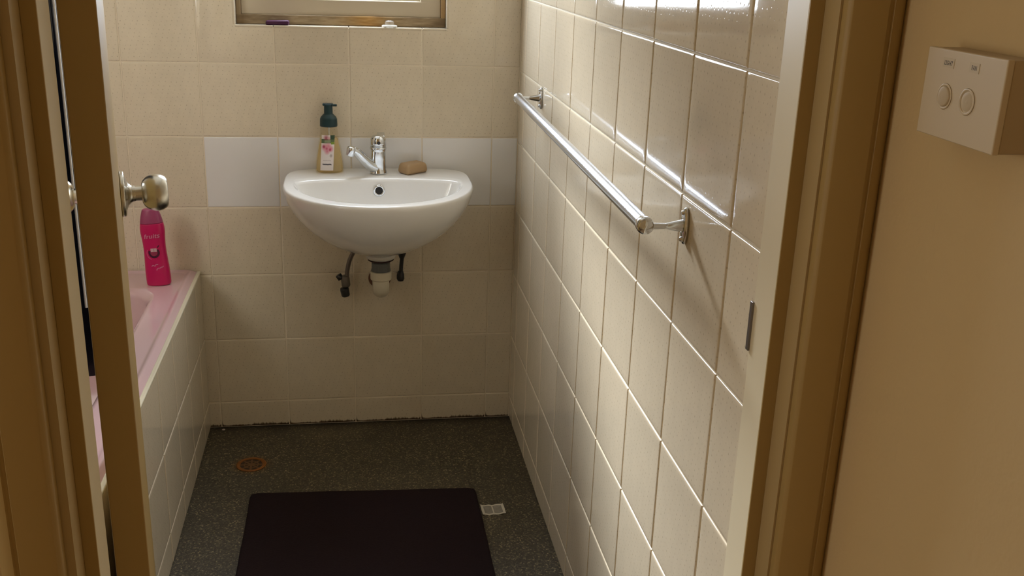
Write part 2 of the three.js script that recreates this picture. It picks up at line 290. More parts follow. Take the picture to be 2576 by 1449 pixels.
// ---------------------------------------------------------------- door frame and door
const DH = 2.03;
function architrave(x, s) {   // inner edge at x, running outwards in direction s; with a rounded inner edge and a groove
  const q = [[0, 1.881]], r = 0.0075;
  for (let k = 0; k <= 8; k++) { const a = Math.PI / 2 * k / 8; q.push([r - r * Math.cos(a), 1.8895 + r * Math.sin(a) * 0.9]); }
  q.push([0.0415, 1.8972], [0.043, 1.8945], [0.0465, 1.8945], [0.048, 1.8965], [0.0575, 1.893], [0.0635, 1.888], [0.0645, 1.881]);
  const pts = q.map(([d, z]) => [x + s * d, z]); return s > 0 ? pts : pts.reverse();
}
{
  const t = struct('trim_1');   // hinge side of the frame
  obj('jamb', prism([[-0.795, 1.772], [-0.795, 1.8805], [-0.7752, 1.8805], [-0.7752, 1.772]], 0, DH + 0.02), M.jamb, t);
  obj('door_stop', rbox(-0.7752, -0.760, 0, DH, 1.8085, 1.8494, 0.0010), M.trimPale, t, 'stop face in a paler tone for the light on it');
  obj('stop_shade_strip', rbox(-0.7752, -0.7602, 0, DH, 1.8490, 1.851, 0.0006), M.trim, t);  // dark strip: shade on the hall-facing shoulder put into the colour
  obj('architrave', prism(architrave(-0.7845, -1), 0, DH + 0.07), M.trim, t);
}
{
  const t = struct('trim_2');   // latch side
  obj('jamb', prism([[0.013, 1.790], [0.013, 1.8805], [0.033, 1.8805], [0.033, 1.790]], 0, DH + 0.02), M.jamb, t);
  obj('door_stop', rbox(-0.0035, 0.0131, 0, DH, 1.7895, 1.8444, 0.0010), M.trimPale, t, 'stop face in a paler tone for the light on it');
  obj('stop_shade_strip', rbox(-0.0033, 0.0131, 0, DH, 1.8440, 1.846, 0.0006), M.trim, t);  // darker strip painting the shade on this shoulder of the stop
  obj('architrave', prism(architrave(0.0155, 1), 0, DH + 0.07), M.trim, t);
  obj('strike_plate', rbox(-0.0062, -0.0032, 0.948, 1.010, 1.784, 1.7915, 0.0008), std([0.25, 0.24, 0.25], 0.35, { metalness: 0.9 }), t, 'grey metal strike plate lip');
}
{
  const t = struct('trim_3');
  obj('jamb', box(-0.795, 0.033, DH, DH + 0.02, 1.79, 1.8805), M.trim, t);
  obj('architrave', box(-0.85, 0.08, DH + 0.01, DH + 0.075, 1.881, 1.897), M.trim, t);
}
{
  const d = struct('door_1'); d.position.set(-0.7262, 0.008, 1.765); d.rotation.y = Math.PI / 2 + THREE.MathUtils.degToRad(11.8);
  // local: x along the leaf from the hinge edge, z towards the right-hand face (z = 0), leaf thickness towards -z
  const w = 0.70, th = 0.0375;
  obj('leaf', rbox(0, w, 0, 2.02, -th, 0, 0.0015), M.trim, d);
  const prof = smooth([[0.0135, 0.022], [0.0145, 0.017], [0.0195, 0.012], [0.028, 0.0085]], 12).map(([a, b]) => [a, b]).reverse();
  const rose = lathe([[0.0, 0], [0.0375, 0], [0.0382, 0.001], [0.0382, 0.0055], [0.0365, 0.0072], [0.0335, 0.0078], ...prof, [0.0128, 0.024], [0.0128, 0.0335]], 64);
  const knob = lathe([[0.0128, 0.0335], [0.0165, 0.034], [0.0215, 0.0365], [0.0265, 0.0415], [0.0298, 0.048], [0.0312, 0.0545], [0.0310, 0.060], [0.0294, 0.066], [0.0266, 0.0710], [0.0236, 0.0740], [0.0212, 0.0750], [0.010, 0.0746], [0, 0.0745]], 64);
  for (const [z, s] of [[0.0002, 1], [-th - 0.0002, -1]]) {
    const k = new THREE.Group(); k.name = 'door_knob'; k.position.set(w - 0.06, 0.983, z); k.rotation.x = s * Math.PI / 2; d.add(k);
    obj('rose', rose, M.satin, k); obj('knob', knob, M.satin, k);
  }
}

// ---------------------------------------------------------------- bath
const wallBath = struct('wall_bath_front');
{
  obj('grout_bed', box(-0.97, -0.9115, 0, 0.488, 0, ZF), M.grout, wallBath);
  const zs = [0]; for (let k = 0; k < 9; k++) zs.push(0.115 + k * T); zs[zs.length - 1] = ZF - 0.01;
  for (const [b0, b1] of [[0, 0.0819], [0.0819, 0.2855], [0.2855, 0.491]]) for (let i = 0; i < zs.length - 1; i++) layTile(wallBath, 'bath', zs[i], zs[i + 1], b0, b1, toneOf());
  const t = struct('trim_4');   // pale sealant along the top of the bath front
  obj('sealant_bead', rbox(-0.917, -0.9055, 0.4895, 0.4965, 0.002, ZF - 0.01, 0.003), std([0.72, 0.66, 0.50], 0.35), t);
}
{
  const b = thing('bathtub', 'dusty pink bathtub set behind the tiled bath front', 'bathtub');
  const x0 = XL + 0.004, x1 = -0.911, z0 = 0.002, z1 = ZF - 0.012, N = 96;
  const rr = (X0, X1, Z0, Z1, r, y) => { const out = []; for (let k = 0; k < N; k++) { const q = Math.floor(k / (N / 4)), a = (k % (N / 4)) / (N / 4 - 1) * Math.PI / 2 + q * Math.PI / 2; const cx = q === 0 || q === 3 ? X1 - r : X0 + r, cz = q < 2 ? Z1 - r : Z0 + r; out.push([cx + r * Math.cos(a), y, cz + r * Math.sin(a)]); } return out; };
  const R = [rr(x0, x1, z0, z1, 0.004, 0.470), rr(x0, x1, z0, z1, 0.006, 0.490), rr(x0, x1 - 0.003, z0, z1, 0.008, 0.4945), rr(x0, x1 - 0.010, z0 + 0.004, z1 - 0.004, 0.010, 0.4985),
    rr(x0 + 0.01, x1 - 0.016, z0 + 0.010, z1 - 0.010, 0.014, 0.5035), rr(x0 + 0.014, x1 - 0.020, z0 + 0.014, z1 - 0.014, 0.016, 0.5045), rr(x0 + 0.018, x1 - 0.025, z0 + 0.018, z1 - 0.018, 0.018, 0.5030), rr(x0 + 0.022, x1 - 0.030, z0 + 0.022, z1 - 0.022, 0.02, 0.4995), rr(x0 + 0.025, x1 - 0.035, z0 + 0.025, z1 - 0.025, 0.022, 0.4988),
    rr(x0 + 0.06, -0.992, 0.150, 1.60, 0.08, 0.4990), rr(x0 + 0.065, -0.998, 0.157, 1.595, 0.085, 0.4975), rr(x0 + 0.072, -1.005, 0.166, 1.588, 0.088, 0.4915), rr(x0 + 0.078, -1.011, 0.174, 1.582, 0.09, 0.480),
    rr(x0 + 0.11, -1.045, 0.24, 1.555, 0.10, 0.25), rr(x0 + 0.14, -1.075, 0.30, 1.53, 0.11, 0.15), rr(x0 + 0.19, -1.125, 0.36, 1.48, 0.11, 0.118), rr(x0 + 0.30, -1.24, 0.50, 1.35, 0.05, 0.112)];
  obj('tub_shell', rings(R.map((r) => r.slice().reverse()), false, true), M.pink, b);
  obj('waste_outlet', lathe([[0, 0.003], [0.024, 0.003], [0.03, 0]], 32).translate(-1.32, 0.112, 1.25), M.chrome, b);
}
{
  const c = thing('shower_curtain', 'dark navy shower curtain bunched up inside the pink bathtub', 'shower curtain', [-1.075, 0, 0.74]);
  const nu = 90, nv = 24, pos = [], idx = [], uv = [];
  for (let side = 0; side < 2; side++) for (let j = 0; j <= nv; j++) for (let i = 0; i <= nu; i++) {
    const u = i / nu, v = j / nv, y = 0.47 + 1.46 * v, sp = 0.20 + 0.045 * Math.sin(v * 2.4);
    pos.push(0.032 * Math.sin(u * 44 + 0.7 * Math.sin(v * 3 + u * 5)) * (0.7 + 0.4 * (1 - v)) + 0.012 * Math.sin(u * 11 + v * 2) + side * 0.0012, y + 0.006 * Math.sin(u * 31) * (1 - v), (u - 0.5) * 2 * sp * 0.9 + 0.012 * Math.cos(u * 44));
    uv.push(u, v);
  }
  const K = (nu + 1) * (nv + 1);
  for (let side = 0; side < 2; side++) for (let j = 0; j < nv; j++) for (let i = 0; i < nu; i++) { const a = side * K + j * (nu + 1) + i, b2 = a + 1, d = a + nu + 1, e = d + 1; side ? idx.push(a, e, b2, a, d, e) : idx.push(a, b2, e, a, e, d); }
  const g = new THREE.BufferGeometry(); g.setAttribute('position', new THREE.Float32BufferAttribute(pos, 3)); g.setAttribute('uv', new THREE.Float32BufferAttribute(uv, 2)); g.setIndex(idx); g.computeVertexNormals();
  obj('cloth', g, std([0.012, 0.013, 0.024], 0.38), c);
  obj('glint_strip', tube([[0.047, 0.66, 0.024], [0.046, 0.9, 0.021], [0.046, 1.4, 0.021], [0.040, 1.93, 0.021]], 0.0028, 40, 8), std([0.85, 0.86, 0.9], 0.5), c, 'white strip standing in for a bright glint along the curtain');  // pale tube drawn in place of a bright vertical glint
  for (let k = 0; k < 7; k++) obj('ring', new THREE.TorusGeometry(0.026, 0.002, 8, 24).translate(0, 1.955, -0.17 + k * 0.057), M.chrome, c);
  const r = thing('curtain_rod', 'chrome curtain rod running above the pink bathtub', 'curtain rod', [-1.075, 1.966, 0]);
  obj('rod', rod([0, 0, 0.004], [0, 0, ZF - 0.012], 0.0125), M.chrome, r);
  for (const z of [0.006, ZF - 0.014]) obj('end_flange', new THREE.CylinderGeometry(0.028, 0.028, 0.01, 32).rotateX(Math.PI / 2).translate(0, 0, z), M.chrome, r);
}

// ---------------------------------------------------------------- washbasin
const BX = -0.4025, deckY = (z) => 0.794 - 0.028 * z;
{
  const b = thing('washbasin', 'white wall-hung ceramic washbasin with a rounded front below the window', 'washbasin', [BX, 0, 0]);
  const N = 128, outline = (t) => { const c = Math.cos(t), s = Math.sin(t), a = 0.2545, P = (v, e) => Math.sign(v) * Math.abs(v) ** e;
    return s >= 0 ? [a * P(c, 0.94), 0.165 + 0.247 * P(s, 0.94)] : [a * P(c, 0.42) * (1 - 0.05 * Math.abs(s)), 0.165 + 0.1645 * P(s, 0.30)]; };
  const inner = (t, g = 1) => { const c = Math.cos(t), s = Math.sin(t); return s >= 0 ? [0.2215 * g * c, 0.168 + 0.209 * g * s] : [0.2215 * g * c, 0.168 + 0.052 * g * Math.sign(s) * Math.abs(s) ** 0.75]; };
  const ts = [...Array(N).keys()].map((k) => -k / N * 2 * Math.PI), Rg = [];
  const zc = 0.125;
  for (const d of [0.2065, 0.2055, 0.202, 0.195, 0.185, 0.172, 0.155, 0.135, 0.112, 0.09, 0.07, 0.052, 0.036, 0.024, 0.016]) {
    const s = Math.max(0.12, (1 - Math.min(1, d / 0.207) ** 1.72) ** 0.575);
    Rg.push(ts.map((t) => { const [x, z] = outline(t), y = deckY(Math.max(0, z)) - d * (1 - 0.02); const zz = zc + (z - zc) * s; return [x * s, y, Math.max(0.001, z < zc ? Math.min(zc, zc + (z - zc) * Math.min(1, s * 1.35)) : zz)]; }));
  }
  const full = (k, dy) => ts.map((t) => { const [x, z] = outline(t); return [x * k, deckY(Math.max(0, z)) - dy, zc + (z - zc) * k]; });
  Rg.push(full(0.997, 0.0095), full(0.995, 0.0055), full(0.990, 0.0025), full(0.983, 0.0008), full(0.975, 0.0001));
  const mix = (f, dy) => ts.map((t) => { const [x, z] = outline(t), [u, w] = inner(t), X = x * 0.975, Z = zc + (z - zc) * 0.975, px = X + (u - X) * f, pz = Z + (w - Z) * f; return [px, deckY(Math.max(0, pz)) - dy, pz]; });
  Rg.push(mix(0.35, 0), mix(0.75, 0), mix(0.92, 0.0008), mix(1, 0.0035));
  const bowl = (g, y, sh) => ts.map((t) => { const [u, w] = inner(t, g); return [u, y, w + sh]; });
  Rg.push(bowl(0.985, 0.7795, 0.001), bowl(0.972, 0.772, 0.002), bowl(0.95, 0.758, 0.004), bowl(0.90, 0.734, 0.006), bowl(0.80, 0.706, 0.008), bowl(0.62, 0.682, 0.010), bowl(0.40, 0.668, 0.012), bowl(0.2, 0.662, 0.014), bowl(0.1, 0.660, 0.015));
  obj('basin_bowl', rings(Rg, true, true), M.ceramic, b);
  const ov = new THREE.Group(); ov.name = 'overflow'; ov.position.set(0.0015, 0.7575, 0.1245); ov.rotation.x = Math.PI / 2 - 0.16; b.add(ov);
  obj('overflow_ring', lathe([[0.0095, 0], [0.0155, 0], [0.0160, 0.0012], [0.0135, 0.0028], [0.0110, 0.0022], [0.0100, 0.0006]], 40), M.chrome, ov);
  obj('overflow_hole', new THREE.CylinderGeometry(0.0105, 0.0105, 0.001, 32).translate(0, 0.0004, 0), M.dark, ov);
  obj('waste_outlet', lathe([[0, 0.001], [0.016, 0.001], [0.021, 0.003], [0.0235, 0]], 32).translate(0, 0.661, 0.183), M.chrome, b);
}
// mixer tap
{
  const z = 0.058, t = thing('mixer_tap', 'chrome single lever mixer tap on the basin deck with its spout turned aside', 'tap', [-0.4005, deckY(0.058), z]);
  obj('tap_body', lathe([[0, 0], [0.0235, 0], [0.0238, 0.003], [0.0228, 0.006], [0.0214, 0.012], [0.0208, 0.03], [0.0206, 0.062], [0.0212, 0.066], [0.0232, 0.0685], [0.0232, 0.0725], [0.0212, 0.075], [0.0, 0.075]], 48), M.chrome, t);
  // spout rising from the foot, swung to the left and forward
  const pts = [[-0.004, 0.014, 0.004], [-0.024, 0.027, 0.014], [-0.043, 0.047, 0.026], [-0.058, 0.065, 0.036], [-0.070, 0.073, 0.044]].map((p) => new THREE.Vector3(...p)), cv = new THREE.CatmullRomCurve3(pts);
  const rg = [], fr = cv.computeFrenetFrames(24); for (let i = 0; i <= 24; i++) { const u = i / 24, c = cv.getPoint(u), rx = 0.017 - 0.0065 * u, ring = []; for (let k = 0; k < 24; k++) { const a = k / 24 * 2 * Math.PI, v = c.clone().addScaledVector(fr.normals[i], rx * Math.cos(a)).addScaledVector(fr.binormals[i], rx * 0.95 * Math.sin(a)); ring.push([v.x, v.y, v.z]); } rg.push(ring); }
  obj('spout', rings(rg, true, true), M.chrome, t);
  const a = obj('aerator', lathe([[0, -0.014], [0.0095, -0.014], [0.0118, -0.012], [0.0122, 0.004], [0.0105, 0.010], [0.006, 0.0125], [0, 0.013]], 32), M.chrome, t); a.position.set(-0.0745, 0.0715, 0.047); a.rotation.z = -0.16; a.rotation.x = 0.1;
  // domed lever leaning back
  const dome = lathe([[0.0, 0.0325], [0.007, 0.0322], [0.0135, 0.0305], [0.0185, 0.0268], [0.0212, 0.0205], [0.0222, 0.010], [0.0214, 0.0], [0, 0]], 48).translate(0, 0.075, 0);
  obj('lever', [dome, rbox(-0.011, 0.011, -0.003, 0.003, -0.032, 0.006, 0.0028).rotateX(0.12).translate(0.008, 0.1025, -0.002)], M.chrome, t);
  obj('indicator', new THREE.CylinderGeometry(0.0048, 0.0048, 0.001, 24).rotateX(Math.PI / 2 - 0.12).translate(0.001, 0.088, 0.0224), std([0.05, 0.05, 0.06], 0.3), t, 'small dark round indicator');
}
// pump bottle
{
  const z = 0.034, y = deckY(0.05), s = thing('soap_pump_bottle', 'clear hand wash pump bottle with a dark green pump on the basin deck', 'soap dispenser', [-0.5345, y, z]);
  const oval = (pts, kx, kz, n = 48) => rings(pts.map(([r, yy, f]) => [...Array(n).keys()].map((k) => { const a = -k / n * 2 * Math.PI, e = f ?? 1; return [r * kx * Math.sign(Math.cos(a)) * Math.abs(Math.cos(a)) ** e, yy, r * kz * Math.sign(Math.sin(a)) * Math.abs(Math.sin(a)) ** e]; })), true, true);
  const wall = [[0.033, 0, 0.8], [0.0355, 0.002, 0.8], [0.0364, 0.006, 0.8], [0.0348, 0.03, 0.8], [0.0308, 0.06, 0.85], [0.0262, 0.085, 0.9], [0.0225, 0.105, 1], [0.0212, 0.12, 1], [0.0205, 0.128, 1], [0.019, 0.131, 1]];
  obj('bottle', oval(wall, 1, 0.82), std([0.97, 0.96, 0.92], 0.06, { transmission: 1, thickness: 0, ior: 1.25 }), s);
  s.scale.set(1.1, 1, 1.0);
  obj('liquid_soap', oval(wall.slice(0, 7).map(([r, yy, e]) => [r * 0.93, yy * 0.88 + 0.002, e]), 1, 0.82), std([0.97, 0.86, 0.60], 0.12, { transmission: 0.75, thickness: 0, ior: 1.2 }), s, 'amber liquid soap');
  obj('dip_tube', rod([0.002, 0.01, 0], [0, 0.13, 0], 0.0022, 12), std([0.8, 0.8, 0.78], 0.4), s);
  const p = obj('pump_cap', [lathe([[0, 0.126], [0.0212, 0.126], [0.0218, 0.129], [0.0212, 0.146], [0.0190, 0.152], [0.0135, 0.158], [0.0108, 0.161], [0.0105, 0.182], [0.0112, 0.1835], [0.0112, 0.187], [0, 0.187]], 40), rbox(-0.014, 0.0125, 0.1825, 0.1885, -0.0085, 0.0085, 0.0025), rbox(0.006, 0.0215, 0.1805, 0.1865, -0.0045, 0.0045, 0.0022)], std([0.004, 0.035, 0.042], 0.35), s, 'dark green pump head');
  // printed label, curved with the front of the bottle
  const tex = canvas(256, 560, (g, w, h) => {
    g.fillStyle = '#e9dfdc'; g.fillRect(0, 0, w, h);
    g.fillStyle = '#5d6f50'; g.fillRect(0, 60, w, 66); g.fillStyle = '#2f4b36'; g.fillRect(170, 0, 86, 66); g.fillStyle = '#7f9a3a'; g.fillRect(190, 104, 66, 40);
    const blot = (x, y, r, c) => { const q = g.createRadialGradient(x, y, 0, x, y, r); q.addColorStop(0, c); q.addColorStop(1, c.slice(0, 7) + '00'); g.fillStyle = q; g.beginPath(); g.arc(x, y, r, 0, 7); g.fill(); };
    blot(90, 46, 62, '#9d4a5aff'); blot(150, 54, 40, '#d9a0a6ff'); g.fillStyle = '#8b9a78'; g.fillRect(60, 78, 120, 40);
    for (const [x, y, r, c] of [[70, 190, 74, '#d3788aff'], [140, 170, 70, '#dd8496ff'], [190, 215, 60, '#d86f86ff'], [120, 250, 66, '#d4788cff'], [50, 180, 34, '#9c2748ff'], [176, 228, 30, '#a83050ff'], [110, 210, 30, '#c4506cff']]) blot(x, y, r, c);
    g.fillStyle = '#b9a7a4'; blot(200, 322, 36, '#a89c96ff');
    g.fillStyle = '#b8a4a8'; for (let k = 0; k < 9; k++) g.fillRect(46 + k * 18, 392 + (k % 3), 11, 12);
    g.strokeStyle = '#3c3a44'; g.lineWidth = 15; g.lineCap = 'round'; g.beginPath(); g.moveTo(44, 458); for (let k = 1; k <= 14; k++) g.lineTo(44 + k * 12, 462 + (k % 2 ? -6 : 5)); g.stroke();
  });
  const nu = 16, nv = 12, pos = [], uv = [], idx = [];
  const rad = (yy) => { for (let i = 1; i < wall.length; i++) if (yy <= wall[i][1]) { const f = (yy - wall[i - 1][1]) / (wall[i][1] - wall[i - 1][1]); return wall[i - 1][0] + (wall[i][0] - wall[i - 1][0]) * f; } return 0.02; };
  for (let j = 0; j <= nv; j++) for (let i = 0; i <= nu; i++) { const u = i / nu, v = j / nv, yy = 0.008 + 0.096 * v, r = rad(yy) + 0.0006, xx = (-0.98 + 1.36 * u + 0.24 * v) * 0.0235, a = Math.min(0.97, Math.abs(xx) / r); pos.push(xx, yy, 0.82 * r * (1 - a ** 2.4) ** 0.42 + 0.0004); uv.push(u, v); }
  for (let j = 0; j < nv; j++) for (let i = 0; i < nu; i++) { const a = j * (nu + 1) + i; idx.push(a, a + 1, a + nu + 2, a, a + nu + 2, a + nu + 1); }
  const lg = new THREE.BufferGeometry(); lg.setAttribute('position', new THREE.Float32BufferAttribute(pos, 3)); lg.setAttribute('uv', new THREE.Float32BufferAttribute(uv, 2)); lg.setIndex(idx); lg.computeVertexNormals();
  obj('label', lg, std([1, 1, 1], 0.45, { map: tex }), s, 'white label with pink flowers and green leaves');
}
// bar of soap
{
  const s = thing('soap_bar', 'worn tan bar of soap lying on the basin deck beside the tap', 'soap', [-0.3045, deckY(0.05), 0.05]);
  const g = new RoundedBoxGeometry(0.072, 0.029, 0.048, 5, 0.009), p = g.attributes.position;
  for (let i = 0; i < p.count; i++) { const x = p.getX(i), y = p.getY(i), z = p.getZ(i); if (y > 0) p.setY(i, y - 0.003 * ((z / 0.023) ** 2) - 0.002 * (x / 0.037) ** 2 + 0.002); p.setX(i, x * (1 + 0.12 * y / 0.0115 * -0.5)); }
  g.computeVertexNormals(); const o = obj('soap', mergeVertices(g.deleteAttribute('uv') && g), std([0.42, 0.27, 0.135], 0.5), s); o.geometry.computeVertexNormals();
  o.position.y = 0.0145; s.rotation.y = 0.62; s.rotation.x = 0.028;
}
// waste pipe under the basin
{
  const w = thing('waste_pipe', 'white plastic waste pipe with grey nut bending into the wall under the basin', 'pipe', [BX + 0.004, 0, 0.140]); w.scale.set(1.1, 1, 1);
  obj('flange', lathe([[0, 0.586], [0.0385, 0.586], [0.0385, 0.578], [0.036, 0.571], [0.029, 0.5655], [0.0, 0.5655]], 48), std([0.60, 0.58, 0.54], 0.35), w);
  obj('gasket', lathe([[0, 0.566], [0.0315, 0.5665], [0.0325, 0.5645], [0.026, 0.5615], [0, 0.561]], 48), std([0.05, 0.012, 0.012], 0.6), w, 'dark red rubber gasket');
  obj('nut', lathe([[0, 0.562], [0.0235, 0.562], [0.0232, 0.552], [0.0236, 0.541], [0.0248, 0.534], [0.0236, 0.531], [0, 0.5305]], 40), std([0.10, 0.105, 0.10], 0.4), w, 'grey backing nut');
  obj('coupling', lathe([[0, 0.5325], [0.0262, 0.5325], [0.0268, 0.529], [0.0268, 0.510], [0.0255, 0.507], [0.0235, 0.506], [0, 0.506]], 40), std([0.66, 0.60, 0.46], 0.4), w);
  const pts = [[0, 0.508, 0], [0, 0.490, 0], [0, 0.478, -0.004], [0, 0.4685, -0.016], [0, 0.4655, -0.032], [0, 0.4655, -0.06], [0, 0.4655, -0.138]];
  obj('bend', tube(pts, 0.0205, 60, 28), std([0.68, 0.63, 0.50], 0.35), w);
  obj('wall_flange', lathe([[0.0215, 0], [0.030, 0], [0.030, 0.002], [0.0225, 0.005]], 40).rotateX(Math.PI / 2).translate(0, 0.4655, -0.139), std([0.20, 0.09, 0.05], 0.6), w, 'rust-brown stained wall flange');
}
// flexible connectors with their stop valves
{
  const braid = std([0.17, 0.14, 0.125], 0.4, { metalness: 0.5 }), black = std([0.02, 0.02, 0.021], 0.4), brassy = std([0.17, 0.145, 0.12], 0.4, { metalness: 0.5 });
  const a = thing('stop_valve', 'stop valve with a grey braided hose curving up to the basin', 'valve', [-0.498, 0.455, 0]);
  obj('wall_spindle', rod([0, 0.012, 0.002], [0, 0.012, 0.055], 0.008), brassy, a);
  obj('valve_body', lathe([[0, -0.01], [0.010, -0.01], [0.0125, -0.006], [0.0125, 0.016], [0.0108, 0.02], [0.0085, 0.024], [0, 0.024]], 24).rotateZ(0.1).translate(0.001, 0.012, 0.05), brassy, a);
  obj('tap_handle', [lathe([[0, -0.016], [0.010, -0.0155], [0.0125, -0.012], [0.0132, 0.006], [0.0115, 0.011], [0, 0.011]], 10).rotateZ(0.18).translate(-0.002, -0.012, 0.05)], black, a);
  obj('outlet_nut', lathe([[0, 0], [0.0095, 0], [0.0095, 0.014], [0, 0.014]], 6).rotateZ(0.6).translate(-0.012, 0.026, 0.05), black, a);
  obj('braided_hose', tube([[0.004, 0.026, 0.05], [0.006, 0.05, 0.052], [0.013, 0.082, 0.056], [0.026, 0.112, 0.062], [0.042, 0.138, 0.07]], 0.0062, 40, 12), braid, a);
  const b = thing('stop_valve', 'stop valve and thin hose coloured dark for the shade beside the waste pipe', 'valve', [-0.3385, 0.47, 0]);  // same kind of valve, its shadow put into the dark colour
  obj('wall_spindle', rod([0, 0.012, 0.002], [0, 0.012, 0.05], 0.007), black, b);
  obj('valve_body', lathe([[0, -0.012], [0.0085, -0.011], [0.0112, -0.004], [0.0108, 0.008], [0.0075, 0.018], [0, 0.02]], 16).translate(-0.001, 0.012, 0.046), black, b);
  obj('hose', tube([[0, 0.02, 0.046], [0.001, 0.045, 0.047], [0.003, 0.07, 0.05], [0.004, 0.09, 0.055]], 0.0058, 24, 12), black, b);
  obj('hose_nut', lathe([[0, 0], [0.0065, 0.0], [0.0132, 0.018], [0.0138, 0.034], [0, 0.034]], 8).translate(0.003, 0.07, 0.05), black, b);
}

// ---------------------------------------------------------------- towel rail
{
  const r = thing('towel_rail', 'chrome towel rail on two brackets along the tiled wall', 'towel rail', [0, 0, 0]);
  const A = [-0.062, 1.047, 0.352], B = [-0.062, 1.031, 1.516];
  obj('bar', rod([A[0], A[1], A[2] - 0.004], [B[0], B[1], B[2] + 0.004], 0.0112, 40), std([0.74, 0.82, 0.98], 0.2, { metalness: 1 }), r);
  for (const [q, s] of [[A, -1], [B, 1]]) {
    const g = new THREE.Group(); g.name = 'bracket'; g.position.set(0, q[1] - 0.001, q[2]); r.add(g);
    const n = 40, oval = (k, x) => [...Array(n).keys()].map((i) => { const a = i / n * 2 * Math.PI; return [x, 0.0275 * k * Math.sin(a), 0.0105 * k * Math.cos(a)]; });
    obj('back_plate', rings([oval(1, -0.0005), oval(1, -0.0035), oval(0.93, -0.0055), oval(0.78, -0.0068)], true, true), M.chrome, g);
    const arm = []; for (let i = 0; i <= 24; i++) { const u = i / 24, x = -0.006 - 0.056 * u, h = 0.0115 - 0.0075 * Math.min(1, u * 2.2) + 0.002 * u, w = 0.0078 - 0.0035 * Math.min(1, u * 2) + 0.001 * u; arm.push([...Array(20).keys()].map((k) => { const a = k / 20 * 2 * Math.PI; return [x, h * Math.sin(a) * 0.85, w * Math.cos(a)]; })); }
    obj('arm', rings(arm, true, true), M.chrome, g);
    obj('end_cap', lathe([[0.0112, -0.012], [0.0128, -0.010], [0.0132, -0.001], [0.0122, 0.004], [0.0092, 0.0062], [0.004, 0.0070], [0, 0.0072]], 40).rotateX(s * Math.PI / 2).translate(-0.062, 0.001, 0), M.chrome, g);
    for (const y of [-0.0195, 0.0195]) obj('screw', lathe([[0, 0.0045], [0.0022, 0.0041], [0.0036, 0.0026], [0.004, 0]], 20).rotateZ(Math.PI / 2).translate(-0.0058, y, 0), M.chrome, g);
  }
}

// ---------------------------------------------------------------- floor things
{
  const m = thing('bath_mat', 'dark brown bath mat lying flat on the speckled floor', 'bath mat', [-0.458, 0, 0.86]);
  const w = 0.297, h = 0.425, N = 240, out = (k, y) => [...Array(N).keys()].map((i) => { const a = -i / N * 2 * Math.PI, c = Math.cos(a), s = Math.sin(a), e = 1 / Math.pow(Math.abs(c) ** 60 + Math.abs(s) ** 60, 1 / 60), wob = 0.0025 * (fbm(i / 9, 3, 81) - 0.5) * 2; return [(w * k + wob) * c * e, y + 0.001 * (fbm(i / 6, 9, 82) - 0.5), (h + (k - 1) * w + wob) * s * e + 0.014 * c * e]; });
  const g = rings([out(1.0, 0.001), out(1.006, 0.004), out(1.003, 0.008), out(0.992, 0.0105), out(0.975, 0.0115), out(0.6, 0.0118), out(0.2, 0.0118)], true, true);
  const p = g.attributes.position, uv = new Float32Array(p.count * 2); for (let i = 0; i < p.count; i++) { uv[2 * i] = p.getX(i) / 0.25; uv[2 * i + 1] = p.getZ(i) / 0.25; } g.setAttribute('uv', new THREE.BufferAttribute(uv, 2));
  const pile = data(512, 512, (x, y) => { const v = 60 + 150 * hash(x >> 1, y >> 1, 83) * 0.5 + 110 * fbm(x / 9, y / 9, 84); return [v, v, v]; });
  obj('pile', g, std([0.021, 0.0125, 0.0135], 1.0, { specularIntensity: 0.2, bumpMap: pile, bumpScale: 0.002 }), m);
}
{
  const d = thing('floor_drain', 'round rusty floor drain in the speckled floor near the bath front', 'drain', [-0.768, 0, 0.247]);
  const rust = data(128, 128, (x, y) => { const n = fbm(x / 10, y / 10, 91); return [110 + 60 * n, 66 + 36 * n, 16 + 10 * n]; }, true);
  obj('drain_rim', lathe([[0.030, 0.0004], [0.041, 0.0004], [0.0415, 0.0018], [0.037, 0.0026], [0.031, 0.0016]], 48), std([0.9, 0.9, 0.8], 0.6, { map: rust }), d);
  const grate = []; grate.push(lathe([[0, 0.0010], [0.008, 0.0010], [0.008, 0.0002], [0, 0.0002]], 24)); for (let k = 0; k < 8; k++) grate.push(rbox(0.006, 0.032, 0.0002, 0.0011, -0.0028, 0.0028, 0.0003).rotateY(k * Math.PI / 4)); grate.push(lathe([[0.0175, 0.0003], [0.021, 0.0003], [0.021, 0.0011], [0.0175, 0.0011]], 32));
  obj('drain_grate', grate, std([0.16, 0.075, 0.022], 0.7), d);
  obj('drain_hole', new THREE.CylinderGeometry(0.031, 0.031, 0.0002, 40).translate(0, 0.0003, 0), std([0.055, 0.028, 0.010], 0.8), d);
}
